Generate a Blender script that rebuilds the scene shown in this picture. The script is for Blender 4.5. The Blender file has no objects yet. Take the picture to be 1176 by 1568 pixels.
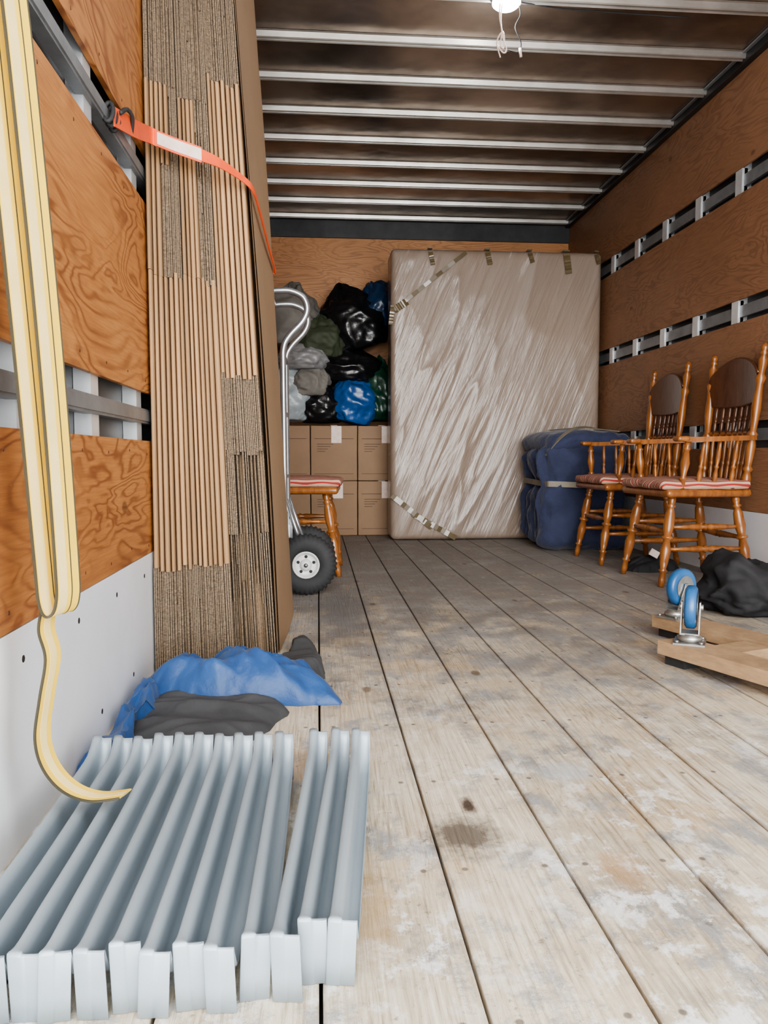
import bpy, bmesh, math, random
from mathutils import Vector, Matrix, noise, Euler
random.seed(7)
PI=math.pi
# ------------------------------------------------------------------ materials
def setsock(nt,node,key,val):
    s=node.inputs[key]
    if isinstance(val,bpy.types.NodeSocket): nt.links.new(val,s)
    else:
        if hasattr(s,'default_value'):
            try: s.default_value=val
            except Exception:
                s.default_value=(*val,1.0)
def N(nt,typ,ins={},**props):
    n=nt.nodes.new(typ)
    for k,v in props.items(): setattr(n,k,v)
    for k,v in ins.items(): setsock(nt,n,k,v)
    return n
def c4(c): return (c[0],c[1],c[2],1.0)
def mix(nt,f,a,b,bt='MIX'):
    n=nt.nodes.new('ShaderNodeMix'); n.data_type='RGBA'; n.blend_type=bt
    setsock(nt,n,0,f)
    setsock(nt,n,6,c4(a) if isinstance(a,tuple) else a)
    setsock(nt,n,7,c4(b) if isinstance(b,tuple) else b)
    return n.outputs[2]
def mth(nt,op,a,b=0.0,c=None,clamp=False):
    n=nt.nodes.new('ShaderNodeMath'); n.operation=op; n.use_clamp=clamp
    setsock(nt,n,0,a); setsock(nt,n,1,b)
    if c is not None: setsock(nt,n,2,c)
    return n.outputs[0]
def start(name):
    m=bpy.data.materials.new(name); m.use_nodes=True
    nt=m.node_tree; b=nt.nodes['Principled BSDF']
    co=nt.nodes.new('ShaderNodeTexCoord').outputs['Object']
    return m,nt,b,co
def mapped(nt,co,scale,rot=(0,0,0),loc=(0,0,0)):
    return N(nt,'ShaderNodeMapping',{'Vector':co,'Scale':scale,'Rotation':rot,'Location':loc}).outputs[0]
def nz(nt,vec,scale=5,detail=4,rough=.5,dist=0):
    return N(nt,'ShaderNodeTexNoise',{'Vector':vec,'Scale':scale,'Detail':detail,'Roughness':rough,'Distortion':dist}).outputs[0]
def bumpn(nt,h,strength=.3,dist=.01,normal=None):
    ins={'Height':h,'Strength':strength,'Distance':dist}
    if normal is not None: ins['Normal']=normal
    return N(nt,'ShaderNodeBump',ins).outputs[0]
def ramp(nt,f,stops):
    n=nt.nodes.new('ShaderNodeValToRGB'); cr=n.color_ramp
    while len(cr.elements)<len(stops): cr.elements.new(.5)
    for e,(p,c) in zip(cr.elements,stops): e.position=p; e.color=c4(c)
    setsock(nt,n,0,f); return n.outputs[0]
def M(name,c1,c2=None,rough=.5,metal=0,scale=(1,1,1),ns=5,bump=0,bs=60,bd=.003,coat=0,island=0,sheen=0,contrast=1.0):
    m,nt,b,co=start(name)
    c2=c2 or tuple(x*.8 for x in c1)
    v=mapped(nt,co,scale)
    f=nz(nt,v,ns,5,.6)
    f=mth(nt,'MULTIPLY_ADD',mth(nt,'SUBTRACT',f,.5),2.2*contrast,.5,clamp=True)
    col=mix(nt,f,c1,c2)
    if island:
        r=nt.nodes.new('ShaderNodeNewGeometry').outputs['Random Per Island']
        hv=N(nt,'ShaderNodeHueSaturation',{'Value':mth(nt,'MULTIPLY_ADD',r,island,1-island*.5),'Color':col})
        col=hv.outputs[0]
    nt.links.new(col,b.inputs['Base Color'])
    b.inputs['Roughness'].default_value=rough; b.inputs['Metallic'].default_value=metal
    b.inputs['Coat Weight'].default_value=coat
    if sheen: b.inputs['Sheen Weight'].default_value=sheen
    if bump:
        nt.links.new(bumpn(nt,nz(nt,v,bs,4,.6),bump,bd),b.inputs['Normal'])
    return m
def mat_ply(name,axis,cA,cB,cD,seed=0,k1=.85):
    m,nt,b,co=start(name)
    sc=(1,.6,2.2) if axis=='x' else (.6,1,2.2)
    v=mapped(nt,co,sc,loc=(seed,seed*1.7,seed*.6))
    big=nz(nt,v,2.6,3,.5,.5)
    s=mth(nt,'SINE',mth(nt,'MULTIPLY',big,105))
    line=mth(nt,'POWER',mth(nt,'MULTIPLY_ADD',s,.5,.5),2.6)
    sc2=(1,3,70) if axis=='x' else (3,1,70)
    fine=nz(nt,mapped(nt,co,sc2),3,4,.65)
    tone=nz(nt,co,1.6,4,.6)
    col=mix(nt,mth(nt,'MULTIPLY_ADD',tone,2.2,-.6,clamp=True),cA,cB)
    where=mth(nt,'MULTIPLY_ADD',nz(nt,mapped(nt,co,(1,1,2)),1.9,2,.5),4.5,-1.5,clamp=True)
    col=mix(nt,mth(nt,'MULTIPLY',mth(nt,'MULTIPLY',line,k1),where),col,cD)
    col=mix(nt,mth(nt,'MULTIPLY_ADD',fine,1.3,-.45,clamp=True),col,cD)
    stain=mth(nt,'MULTIPLY_ADD',nz(nt,co,2.3,6,.65),5,-2.9,clamp=True)
    col=mix(nt,mth(nt,'MULTIPLY',stain,.3),col,(.09,.055,.03))
    scr=nz(nt,mapped(nt,co,(1,2,2),rot=(.5,0,0)),22,5,.7)
    col=mix(nt,mth(nt,'MULTIPLY_ADD',scr,9,-6.1,clamp=True),col,tuple(min(1,x*1.3+.08) for x in cA))
    vor=N(nt,'ShaderNodeTexVoronoi',{'Vector':mapped(nt,co,(1,1,1.6)),'Scale':2.3}).outputs['Distance']
    k=mth(nt,'MULTIPLY_ADD',vor,-40,2.6,clamp=True)
    col=mix(nt,mth(nt,'MULTIPLY',k,.6),col,(.08,.035,.015))
    nt.links.new(col,b.inputs['Base Color']); b.inputs['Roughness'].default_value=.5
    nt.links.new(bumpn(nt,mth(nt,'ADD',fine,line),.3,.002),b.inputs['Normal'])
    return m
ply_l=mat_ply('plywood_left','x',(.60,.28,.095),(.47,.195,.06),(.20,.06,.02),1,.8)
ply_r=mat_ply('plywood_right','x',(.42,.225,.125),(.32,.165,.088),(.16,.075,.040),5,.5)
ply_b=mat_ply('plywood_back','y',(.62,.30,.12),(.46,.21,.08),(.20,.08,.03),9,.5)
white_panel=M('white_painted_panel',(.87,.88,.91),(.76,.78,.82),.5,ns=4,bump=.25,bs=25)
steel_rail=M('galvanised_rail',(.30,.315,.33),(.19,.20,.21),.42,.45,ns=12)
alu=M('aluminium_post',(.84,.86,.88),(.62,.64,.66),.3,.45,ns=8)
skin=M('outer_skin_metal',(.16,.165,.17),(.07,.07,.075),.5,.4,ns=3)
roof=M('roof_sheet_metal',(.46,.37,.30),(.15,.118,.095),.26,.78,scale=(1,1.2,1),ns=1.8,bump=.3,bs=1.2,bd=.05,contrast=1.3)
bowm=M('roof_bow_steel',(.66,.64,.61),(.42,.40,.37),.32,.85,scale=(.6,1,1),ns=9,bump=.1,bs=20)
darkmet=M('dark_header_metal',(.06,.062,.065),(.03,.03,.032),.5,.5)
black=M('black_void_wood',(.03,.025,.02),(.015,.012,.01),.9)
# floor
def mat_floor():
    m,nt,b,co=start('weathered_plank_floor')
    sep=N(nt,'ShaderNodeSeparateXYZ',{0:co}); X,Y=sep.outputs[0],sep.outputs[1]
    isl=nt.nodes.new('ShaderNodeNewGeometry').outputs['Random Per Island']
    off=N(nt,'ShaderNodeCombineXYZ',{0:mth(nt,'MULTIPLY',isl,7),1:mth(nt,'MULTIPLY',isl,37),2:0.0}).outputs[0]
    pv=N(nt,'ShaderNodeVectorMath',{0:co,1:off},operation='ADD').outputs[0]
    grain=nz(nt,mapped(nt,pv,(75,2.4,1)),2.2,6,.7,.3)
    big=nz(nt,mapped(nt,pv,(6,.9,1)),1.4,2,.5,.5)
    rings=mth(nt,'POWER',mth(nt,'MULTIPLY_ADD',mth(nt,'SINE',mth(nt,'MULTIPLY',big,130)),.5,.5),2.0)
    ringw=mth(nt,'MULTIPLY_ADD',nz(nt,co,2.4,3,.5),3,-1.1,clamp=True)
    g=mth(nt,'ADD',mth(nt,'MULTIPLY_ADD',grain,1.35,-.26),mth(nt,'MULTIPLY',mth(nt,'MULTIPLY',rings,ringw),.24))
    wood=ramp(nt,g,[(.20,(.80,.74,.62)),(.48,(.64,.565,.45)),(.80,(.31,.24,.165))])
    warm=mth(nt,'MULTIPLY_ADD',nz(nt,co,2.6,5,.65),4.0,-1.85,clamp=True)
    wood=mix(nt,mth(nt,'MULTIPLY',warm,.6),wood,(.52,.35,.175))
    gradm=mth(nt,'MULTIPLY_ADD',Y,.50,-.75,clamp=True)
    pn=nz(nt,mapped(nt,co,(1.25,.9,1)),5.5,9,.72)
    pm=mth(nt,'MULTIPLY_ADD',mth(nt,'ADD',pn,mth(nt,'MULTIPLY',gradm,.15)),11,-5.7,clamp=True)
    pm=mth(nt,'MULTIPLY',pm,mth(nt,'MULTIPLY_ADD',grain,-2.4,2.0,clamp=True))
    paint=mix(nt,mth(nt,'MULTIPLY_ADD',nz(nt,co,7,5,.7),2.4,-.7,clamp=True),(.44,.475,.52),(.24,.245,.255))
    col=mix(nt,mth(nt,'MULTIPLY',pm,.85),wood,paint)
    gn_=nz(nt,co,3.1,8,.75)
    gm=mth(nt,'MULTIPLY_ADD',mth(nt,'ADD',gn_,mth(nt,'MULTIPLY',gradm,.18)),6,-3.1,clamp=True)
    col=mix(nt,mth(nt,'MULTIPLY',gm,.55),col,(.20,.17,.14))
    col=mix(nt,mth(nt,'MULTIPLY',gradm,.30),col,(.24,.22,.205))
    sp=nz(nt,co,42,5,.75)
    col=mix(nt,mth(nt,'MULTIPLY',mth(nt,'MULTIPLY_ADD',sp,12,-7.2,clamp=True),.65),col,(.14,.11,.085))
    sp2=nz(nt,mapped(nt,co,(1.5,.6,1)),17,6,.75)
    col=mix(nt,mth(nt,'MULTIPLY',mth(nt,'MULTIPLY_ADD',sp2,12,-7.4,clamp=True),.6),col,(.78,.72,.62))
    wn=nz(nt,mapped(nt,co,(1.3,1,1)),13,6,.72)
    wbig=mth(nt,'MULTIPLY_ADD',nz(nt,co,3.1,2,.5),5,-1.9,clamp=True)
    wm=mth(nt,'MULTIPLY',mth(nt,'MULTIPLY_ADD',wn,14,-7.3,clamp=True),wbig)
    near=mth(nt,'MULTIPLY_ADD',Y,-.9,1.9,clamp=True)
    col=mix(nt,mth(nt,'MULTIPLY',mth(nt,'MULTIPLY',wm,near),.95),col,(.90,.90,.89))
    vor=N(nt,'ShaderNodeTexVoronoi',{'Vector':mapped(nt,co,(5,2.4,1)),'Scale':1.25}).outputs['Distance']
    k=mth(nt,'MULTIPLY_ADD',vor,-26,2.5,clamp=True)
    col=mix(nt,mth(nt,'MULTIPLY',k,.75),col,(.15,.10,.065))
    px=mth(nt,'ABSOLUTE',mth(nt,'SUBTRACT',mth(nt,'FRACT',mth(nt,'DIVIDE',mth(nt,'ADD',X,3.52),.176)),.5))
    nx=mth(nt,'ABSOLUTE',mth(nt,'MULTIPLY',mth(nt,'SUBTRACT',px,.33),.176))
    ny=mth(nt,'MULTIPLY',mth(nt,'ABSOLUTE',mth(nt,'SUBTRACT',mth(nt,'FRACT',mth(nt,'DIVIDE',Y,.305)),.5)),.305)
    nd=mth(nt,'SQRT',mth(nt,'ADD',mth(nt,'MULTIPLY',nx,nx),mth(nt,'MULTIPLY',ny,ny)))
    col=mix(nt,mth(nt,'MULTIPLY',mth(nt,'MULTIPLY_ADD',nd,-400,2.4,clamp=True),.75),col,(.10,.08,.07))
    ed=mth(nt,'MULTIPLY_ADD',px,22,-9.9,clamp=True)
    col=mix(nt,mth(nt,'MULTIPLY',mth(nt,'MULTIPLY',ed,.7),nz(nt,co,9,5,.7)),col,(.13,.10,.08))
    def spot(x,y,sx,sy,c,a,col):
        dx=mth(nt,'MULTIPLY',mth(nt,'SUBTRACT',X,x),1/sx); dy=mth(nt,'MULTIPLY',mth(nt,'SUBTRACT',Y,y),1/sy)
        d=mth(nt,'SQRT',mth(nt,'ADD',mth(nt,'MULTIPLY',dx,dx),mth(nt,'MULTIPLY',dy,dy)))
        d=mth(nt,'ADD',d,mth(nt,'MULTIPLY_ADD',nz(nt,co,28,5,.75),2.2,-1.1))
        f=mth(nt,'MULTIPLY_ADD',d,-1.1,1.5,clamp=True)
        return mix(nt,mth(nt,'MULTIPLY',f,a),col,c)
    col=spot(.225,1.165,.055,.06,(.085,.068,.055),.85,col)
    col=spot(.25,1.27,.012,.035,(.06,.04,.03),.95,col)
    col=spot(.43,1.05,.03,.05,(.42,.22,.08),.5,col)
    col=spot(.72,2.2,.25,.3,(.22,.21,.205),.35,col)
    col=spot(.30,2.55,.04,.03,(.75,.62,.45),.7,col)
    col=spot(.46,1.40,.05,.05,(.50,.56,.62),.55,col)
    col=spot(.10,2.9,.12,.4,(.18,.18,.19),.5,col)
    col=spot(.06,.98,.04,.12,(.50,.33,.16),.6,col)
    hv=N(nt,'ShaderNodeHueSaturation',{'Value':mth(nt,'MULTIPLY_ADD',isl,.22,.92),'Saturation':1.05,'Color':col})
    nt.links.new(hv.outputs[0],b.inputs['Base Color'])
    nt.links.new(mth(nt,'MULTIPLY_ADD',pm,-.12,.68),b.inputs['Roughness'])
    b.inputs['Specular IOR Level'].default_value=.35
    h=mth(nt,'ADD',mth(nt,'MULTIPLY',g,-.8),mth(nt,'MULTIPLY',pm,.35))
    nt.links.new(bumpn(nt,h,.8,.005),b.inputs['Normal'])
    return m
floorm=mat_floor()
card=M('cardboard_fold_edge',(.46,.285,.15),(.32,.195,.10),.8,scale=(1,1,.35),ns=6,island=.35,bump=.1,bs=40)
card_face=M('cardboard_face',(.36,.235,.135),(.30,.195,.115),.75,ns=2,bump=.08,bs=30)
def mat_flute():
    m,nt,b,co=start('cardboard_cut_edge')
    fl=nz(nt,mapped(nt,co,(160,20,330)),1,2,.5)
    bl=nz(nt,mapped(nt,co,(30,3,9)),1,4,.6)
    col=mix(nt,mth(nt,'MULTIPLY_ADD',fl,2.4,-.7,clamp=True),(.09,.064,.042),(.35,.255,.17))
    col=mix(nt,mth(nt,'MULTIPLY_ADD',bl,1.6,-.5,clamp=True),col,(.19,.14,.095))
    nt.links.new(col,b.inputs['Base Color']); b.inputs['Roughness'].default_value=.9
    nt.links.new(bumpn(nt,fl,.6,.004),b.inputs['Normal']); return m
flute=mat_flute()
yellow=M('yellow_webbing',(.84,.58,.07),(.72,.47,.05),.7,scale=(1,1,1),ns=9,bump=.3,bs=400,bd=.001)
cream=M('cream_webbing',(.78,.62,.28),(.68,.53,.22),.7,ns=12,bump=.3,bs=400,bd=.001)
yellowedge=M('webbing_stitch',(.08,.065,.035),(.05,.045,.03),.8)
orange=M('orange_webbing',(.85,.13,.035),(.70,.09,.03),.6,ns=20,bump=.3,bs=300,bd=.001)
label_w=M('white_label',(.80,.72,.66),(.70,.50,.42),.5,ns=25)
blackrope=M('black_rope',(.02,.02,.022),(.04,.04,.04),.7)
slat=M('grey_painted_metal',(.37,.43,.475),(.29,.345,.39),.40,.15,scale=(1,.3,1),ns=8,bump=.05,bs=60,island=.18)
bluecloth=M('blue_quilted_fabric',(.026,.092,.26),(.016,.058,.18),.5,ns=6,bump=.45,bs=22,bd=.008,sheen=.1)
greycloth=M('charcoal_fabric',(.070,.072,.076),(.044,.046,.05),.9,ns=8,bump=.35,bs=60,bd=.003)
navy=M('navy_moving_blanket',(.036,.046,.10),(.018,.024,.06),.85,ns=6,bump=.7,bs=16,bd=.02,sheen=.2)
bandm=M('tan_strap',(.25,.22,.17),(.16,.14,.11),.6,ns=10)
blackcloth=M('black_fabric',(.012,.012,.014),(.022,.022,.025),.8,ns=8,bump=.3,bs=40)
def wood_turned():
    m,nt,b,co=start('honey_oak_gloss')
    f=nz(nt,mapped(nt,co,(30,30,5)),1.5,4,.6)
    col=ramp(nt,f,[(.3,(.17,.058,.017)),(.55,(.29,.108,.031)),(.8,(.38,.16,.052))])
    nt.links.new(col,b.inputs['Base Color']); b.inputs['Roughness'].default_value=.3
    b.inputs['Coat Weight'].default_value=.35; b.inputs['Coat Roughness'].default_value=.18
    return m
oak=wood_turned()
oakdark=M('dark_pressed_oak',(.12,.044,.018),(.075,.027,.012),.35,scale=(3,3,1),ns=12,coat=.3,bump=.3,bs=22,bd=.004)
def stripes():
    m,nt,b,co=start('striped_cushion_fabric')
    s3=N(nt,'ShaderNodeSeparateXYZ',{0:co}); y=s3.outputs[1]; z=s3.outputs[2]
    f=mth(nt,'FRACT',mth(nt,'ADD',mth(nt,'MULTIPLY',mth(nt,'SUBTRACT',mth(nt,'ABSOLUTE',y),z),17),8.35))
    n=nt.nodes.new('ShaderNodeValToRGB'); n.color_ramp.interpolation='CONSTANT'
    cr=n.color_ramp
    while len(cr.elements)<6: cr.elements.new(.5)
    for e,(p,c) in zip(cr.elements,[(0,(.50,.36,.27)),(.26,(.32,.035,.028)),(.44,(.48,.31,.22)),(.58,(.14,.04,.03)),(.68,(.45,.33,.25)),(.82,(.34,.05,.04))]): e.position=p;e.color=c4(c)
    setsock(nt,n,0,f)
    nt.links.new(n.outputs[0],b.inputs['Base Color']); b.inputs['Roughness'].default_value=.85
    nt.links.new(bumpn(nt,nz(nt,co,200,2),.2,.002),b.inputs['Normal'])
    return m
cushm=stripes()
def mat_plastic_wrap():
    m,nt,b,co=start('plastic_wrapped_mattress_fabric')
    v=mapped(nt,co,(1,1,1),rot=(0,math.radians(-22),0))
    v1=mapped(nt,v,(10,1,1.0)); f=nz(nt,v1,1,5,.58,.6)
    v2=mapped(nt,v,(40,1,2.4)); g=nz(nt,v2,1,4,.6,.5)
    big=nz(nt,co,1.5,3,.5)
    col=mix(nt,mth(nt,'MULTIPLY_ADD',f,2.2,-.65,clamp=True),(.235,.180,.145),(.30,.245,.21))
    col=mix(nt,mth(nt,'MULTIPLY_ADD',big,2.2,-.7,clamp=True),col,(.275,.205,.155))
    where=mth(nt,'MULTIPLY_ADD',nz(nt,mapped(nt,co,(1.2,1,1.6)),1.6,3,.5),5,-2.3,clamp=True)
    painted_glints=mth(nt,'MULTIPLY',mth(nt,'MULTIPLY_ADD',g,10,-6.0,clamp=True),mth(nt,'MULTIPLY',where,.55))
    col=mix(nt,painted_glints,col,(.72,.65,.60))  # pale streaks in the base colour stand in for highlights on plastic creases
    nt.links.new(col,b.inputs['Base Color'])
    b.inputs['Roughness'].default_value=.45
    b.inputs['Specular IOR Level'].default_value=.35
    b.inputs['Coat Weight'].default_value=.6; b.inputs['Coat Roughness'].default_value=.12
    nb=bumpn(nt,mth(nt,'ADD',mth(nt,'MULTIPLY',f,.7),mth(nt,'MULTIPLY',g,.25)),.5,.03)
    nt.links.new(nb,b.inputs['Normal']); nt.links.new(nb,b.inputs['Coat Normal'])
    return m
wrap=mat_plastic_wrap()
tape=M('brown_packing_tape',(.15,.11,.055),(.11,.08,.04),.3,ns=10,coat=.5)
chrome=M('brushed_aluminium_tube',(.52,.54,.56),(.42,.44,.46),.28,.8,ns=15)
rubber=M('black_rubber',(.022,.022,.024),(.035,.035,.037),.75,ns=20,bump=.3,bs=60)
rimw=M('white_painted_rim',(.75,.75,.74),(.55,.55,.55),.4,ns=20)
bluewheel=M('blue_polyurethane',(.020,.075,.20),(.035,.13,.30),.3,ns=10)
zinc=M('zinc_plate',(.50,.50,.48),(.30,.30,.29),.35,.85,ns=25)
dollywood=M('worn_dolly_wood',(.46,.31,.18),(.29,.19,.11),.65,scale=(2,2,8),ns=10,bump=.2,bs=30)
carton=M('carton_brown',(.31,.20,.12),(.25,.16,.10),.75,ns=4)
cartonprint=M('carton_print',(.13,.075,.05),(.11,.065,.045),.8)
def bagm(n,c,r=.28,coat=.15,b=.3): return M(n,c,tuple(x*.6 for x in c),r,ns=5,bump=b,bs=9,bd=.015,coat=coat)
# ------------------------------------------------------------------ mesh builder
class MB:
    def __init__(s): s.v=[];s.f=[];s.m=[];s.s=[];s.mats=[];s.T=Matrix.Identity(4)
    def mi(s,mat):
        if mat not in s.mats: s.mats.append(mat)
        return s.mats.index(mat)
    def add(s,vs,fs,mat,smooth=False):
        o=len(s.v); s.v+= [s.T@Vector(p) for p in vs]
        i=s.mi(mat)
        for f in fs: s.f.append([o+k for k in f]); s.m.append(i); s.s.append(smooth)
    def box(s,a,b,mat,R=None):
        (x0,y0,z0),(x1,y1,z1)=a,b
        vs=[Vector(p) for p in [(x0,y0,z0),(x1,y0,z0),(x1,y1,z0),(x0,y1,z0),(x0,y0,z1),(x1,y0,z1),(x1,y1,z1),(x0,y1,z1)]]
        if R is not None:
            c=sum(vs,Vector())/8; vs=[c+R@(p-c) for p in vs]
        s.add(vs,[(0,3,2,1),(4,5,6,7),(0,1,5,4),(1,2,6,5),(2,3,7,6),(3,0,4,7)],mat)
    def hexa(s,vs,mat): s.add(vs,[(0,3,2,1),(4,5,6,7),(0,1,5,4),(1,2,6,5),(2,3,7,6),(3,0,4,7)],mat)
    def grid(s,fn,nu,nv,mat,smooth=True,closeu=False):
        vs=[fn(i/nu,j/nv) for j in range(nv+1) for i in range(nu+(0 if closeu else 1))]
        w=nu if closeu else nu+1; fs=[]
        for j in range(nv):
            for i in range(nu):
                i2=(i+1)%w
                fs.append((j*w+i,j*w+i2,(j+1)*w+i2,(j+1)*w+i))
        s.add(vs,fs,mat,smooth)
    def tube(s,pts,rad,mat,seg=10,caps=True,closed=False):
        pts=[Vector(p) for p in pts]; n=len(pts)
        if not isinstance(rad,(list,tuple)): rad=[rad]*n
        prev=None; vs=[]
        for i,p in enumerate(pts):
            if closed: t=pts[(i+1)%n]-pts[i-1]
            else: t=pts[min(i+1,n-1)]-pts[max(i-1,0)]
            t=t.normalized() if t.length>1e-9 else Vector((0,0,1))
            if prev is None:
                a=Vector((0,0,1)) if abs(t.z)<.9 else Vector((1,0,0))
                u=t.cross(a).normalized()
            else:
                u=prev-t*prev.dot(t); u=u.normalized()
            prev=u; w=t.cross(u)
            for k in range(seg):
                a=2*PI*k/seg; vs.append(p+(u*math.cos(a)+w*math.sin(a))*rad[i])
        fs=[]
        for i in range(n if closed else n-1):
            j=(i+1)%n
            for k in range(seg):
                k2=(k+1)%seg; fs.append((i*seg+k,i*seg+k2,j*seg+k2,j*seg+k))
        if caps and not closed:
            fs.append(tuple(range(seg))); fs.append(tuple((n-1)*seg+k for k in range(seg)))
        s.add(vs,fs,mat,True)
    def turned(s,p0,p1,prof,mat,seg=12):
        p0=Vector(p0);p1=Vector(p1)
        s.tube([p0.lerp(p1,t) for t,r in prof],[r for t,r in prof],mat,seg)
    def ribbon(s,pts,wv,th,mat,edge=None):
        pts=[Vector(p) for p in pts]; n=len(pts)
        wv=[Vector(w) for w in (wv if isinstance(wv,list) else [wv]*n)]
        vs=[]
        for i,p in enumerate(pts):
            t=(pts[min(i+1,n-1)]-pts[max(i-1,0)]).normalized()
            nn=t.cross(wv[i]).normalized()*th*.5
            w=wv[i]*.5
            vs+=[p-w-nn,p+w-nn,p+w+nn,p-w+nn]
        fs=[];ef=[]
        for i in range(n-1):
            a=i*4;b=a+4
            fs+=[(a,a+1,b+1,b),(a+2,a+3,b+3,b+2)]; ef+=[(a+1,a+2,b+2,b+1),(a+3,a,b,b+3)]
        fs+=[(0,1,2,3),(n*4-4,n*4-3,n*4-2,n*4-1)]
        s.add(vs,fs+ef,mat,False)
    def rbox(s,c,h,r,mat,R=None,n=(6,6,6),disp=None,smooth=True,rs=3):
        c=Vector(c)
        def axis(hh,k):
            L=[-hh+r*i/rs for i in range(rs)]
            I=[-(hh-r)+2*(hh-r)*i/k for i in range(k+1)]
            return L+I+[-x for x in reversed(L)]
        ax=[axis(h[i],n[i]) for i in range(3)]
        for a in range(3):
            b,d=[(1,2),(2,0),(0,1)][a]
            for sg in (-1,1):
                vs=[];A=ax[b];B=ax[d]
                for y in B:
                    for x in A:
                        p=[0,0,0];p[a]=sg*h[a];p[b]=x;p[d]=y
                        q=[max(-(h[i]-r),min(h[i]-r,p[i])) for i in range(3)]
                        dv=Vector(p)-Vector(q); nr=dv.normalized() if dv.length>1e-9 else Vector((0,0,1))
                        P=Vector(q)+nr*r
                        if disp: P=P+disp(P,nr)
                        if R is not None: P=R@P
                        vs.append(c+P)
                w=len(A);fs=[]
                for j in range(len(B)-1):
                    for i in range(w-1): 
                        f=(j*w+i,j*w+i+1,(j+1)*w+i+1,(j+1)*w+i)
                        fs.append(f if sg>0 else f[::-1])
                s.add(vs,fs,mat,smooth)
    def build(s,name,loc=(0,0,0),rot=0,merge=True,recalc=True,solid=0,bevel=0,parent=None):
        me=bpy.data.meshes.new(name)
        me.from_pydata([tuple(p) for p in s.v],[],s.f)
        for m in s.mats: me.materials.append(m)
        me.polygons.foreach_set('material_index',s.m); me.polygons.foreach_set('use_smooth',s.s)
        bm=bmesh.new(); bm.from_mesh(me)
        if merge: bmesh.ops.remove_doubles(bm,verts=bm.verts,dist=1e-6)
        if recalc: bmesh.ops.recalc_face_normals(bm,faces=bm.faces)
        bm.to_mesh(me); bm.free(); me.update()
        o=bpy.data.objects.new(name,me); bpy.context.collection.objects.link(o)
        o.location=loc; o.rotation_euler=(0,0,rot)
        if parent: o.parent=parent
        if solid:
            md=o.modifiers.new('solid','SOLIDIFY'); md.thickness=solid; md.offset=-1
        if bevel:
            md=o.modifiers.new('bev','BEVEL'); md.width=bevel; md.segments=2; md.limit_method='ANGLE'
        return o
def catmull(P,k=6):
    P=[Vector(p) for p in P]; out=[]
    for i in range(len(P)-1):
        p0=P[max(i-1,0)];p1=P[i];p2=P[i+1];p3=P[min(i+2,len(P)-1)]
        for j in range(k):
            t=j/k
            out.append(.5*((2*p1)+(p2-p0)*t+(2*p0-5*p1+4*p2-p3)*t*t+(3*p1-p0-3*p2+p3)*t**3))
    out.append(P[-1]); return out
def fbm(p,o=4): return noise.fractal(Vector(p),1.0,2.0,o)
# ------------------------------------------------------------------ room shell
XL,XR,YB,YF,ZC=-.45,2.03,6.33,.30,2.47
PW=.176
mb=MB()
for k in range(-3,13):
    a=k*PW+.0; b=a+PW
    a2=max(a,XL-.045); b2=min(b,XR+.045)
    if b2-a2<.01: continue
    mb.box((a2+.0022,YF,-.03),(b2-.0022,YB+.05,0),floorm)
mb.box((XL-.05,YF,-.06),(XR+.05,YB+.06,-.028),black)
mb.build('floor',bevel=.0018)

def side_wall(name,xw,sg,bands,rails):
    mb=MB()
    def B(x0,x1,y0,y1,z0,z1,m):
        mb.box((min(x0,x1),y0,z0),(max(x0,x1),y1,z1),m)
    B(xw+sg*.05,xw+sg*.06,YF,YB+.05,-.05,ZC+.03,skin)
    for z0,z1,m in bands:
        y=YF
        while y<YB:
            y2=min(y+2.44,YB)
            B(xw,xw+sg*.012,y+.001,y2-.001,z0,z1,m)
            y=y2
    y=YF+.15
    while y<YB:
        B(xw+sg*.014,xw+sg*.049,y,y+.055,0,ZC,alu); y+=.406
    for z in rails:
        B(xw+sg*.0,xw+sg*.022,YF,YB,z-.013,z+.013,steel_rail)
        B(xw+sg*.004,xw+sg*.03,YF,YB,z-.019,z+.019,steel_rail)
    return mb
mb=side_wall('wall_left',XL,-1,[(0,.33,white_panel),(.332,.63,ply_l),(.757,1.255,ply_l),(1.39,1.86,ply_l),(1.975,2.44,ply_l)],[.695,1.33,1.92])
for i in range(16):
    y=YF+.5+i*.14; z=.28 if i%2 else .06
    mb.tube([(XL+.0005,y,z),(XL-.004,y,z)],.006,black,8)
for i in range(30):
    y=YF+.3+i*.19
    for z in (.36,.60,.79,1.22,1.42): mb.tube([(XL+.0006,y,z+.01*math.sin(i*3+z)),(XL-.002,y,z+.01*math.sin(i*3+z))],.0035,oakdark,6)
mb.build('wall_left')
mb=side_wall('wall_right',XR,1,[(0,.33,white_panel),(.332,.63,ply_r),(.757,1.235,ply_r),(1.345,1.85,ply_r),(1.97,2.44,ply_r)],[])
for z0,z1 in ((.63,.757),(1.235,1.345),(1.85,1.97)):
    zc=(z0+z1)/2
    mb.box((XR+.012,YF,zc-.028),(XR+.03,YB,zc+.028),steel_rail)
    y=YF+.15
    while y<YB:
        mb.box((XR+.002,y-.0,z0+.002),(XR+.03,y+.06,z1-.002),alu)
        y+=.406
mb.build('wall_right')
mb=MB()
mb.box((XL-.06,YB,0),(XR+.06,YB+.02,2.31),ply_b)
mb.box((XL-.06,YB-.02,2.31),(XR+.06,YB+.02,ZC+.02),darkmet)
mb.build('wall_back')
mb=MB()
mb.box((XL-.06,YF,ZC),(XR+.06,YB+.05,ZC+.02),roof)
prof=[(0,-.001),(.010,-.004),(.013,-.026),(.017,-.030),(.021,-.026),(.024,-.016),(.036,-.016),(.039,-.026),(.043,-.030),(.047,-.026),(.050,-.004),(.060,-.001)]
ys=[6.28-.372*i for i in range(17)]
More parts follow.
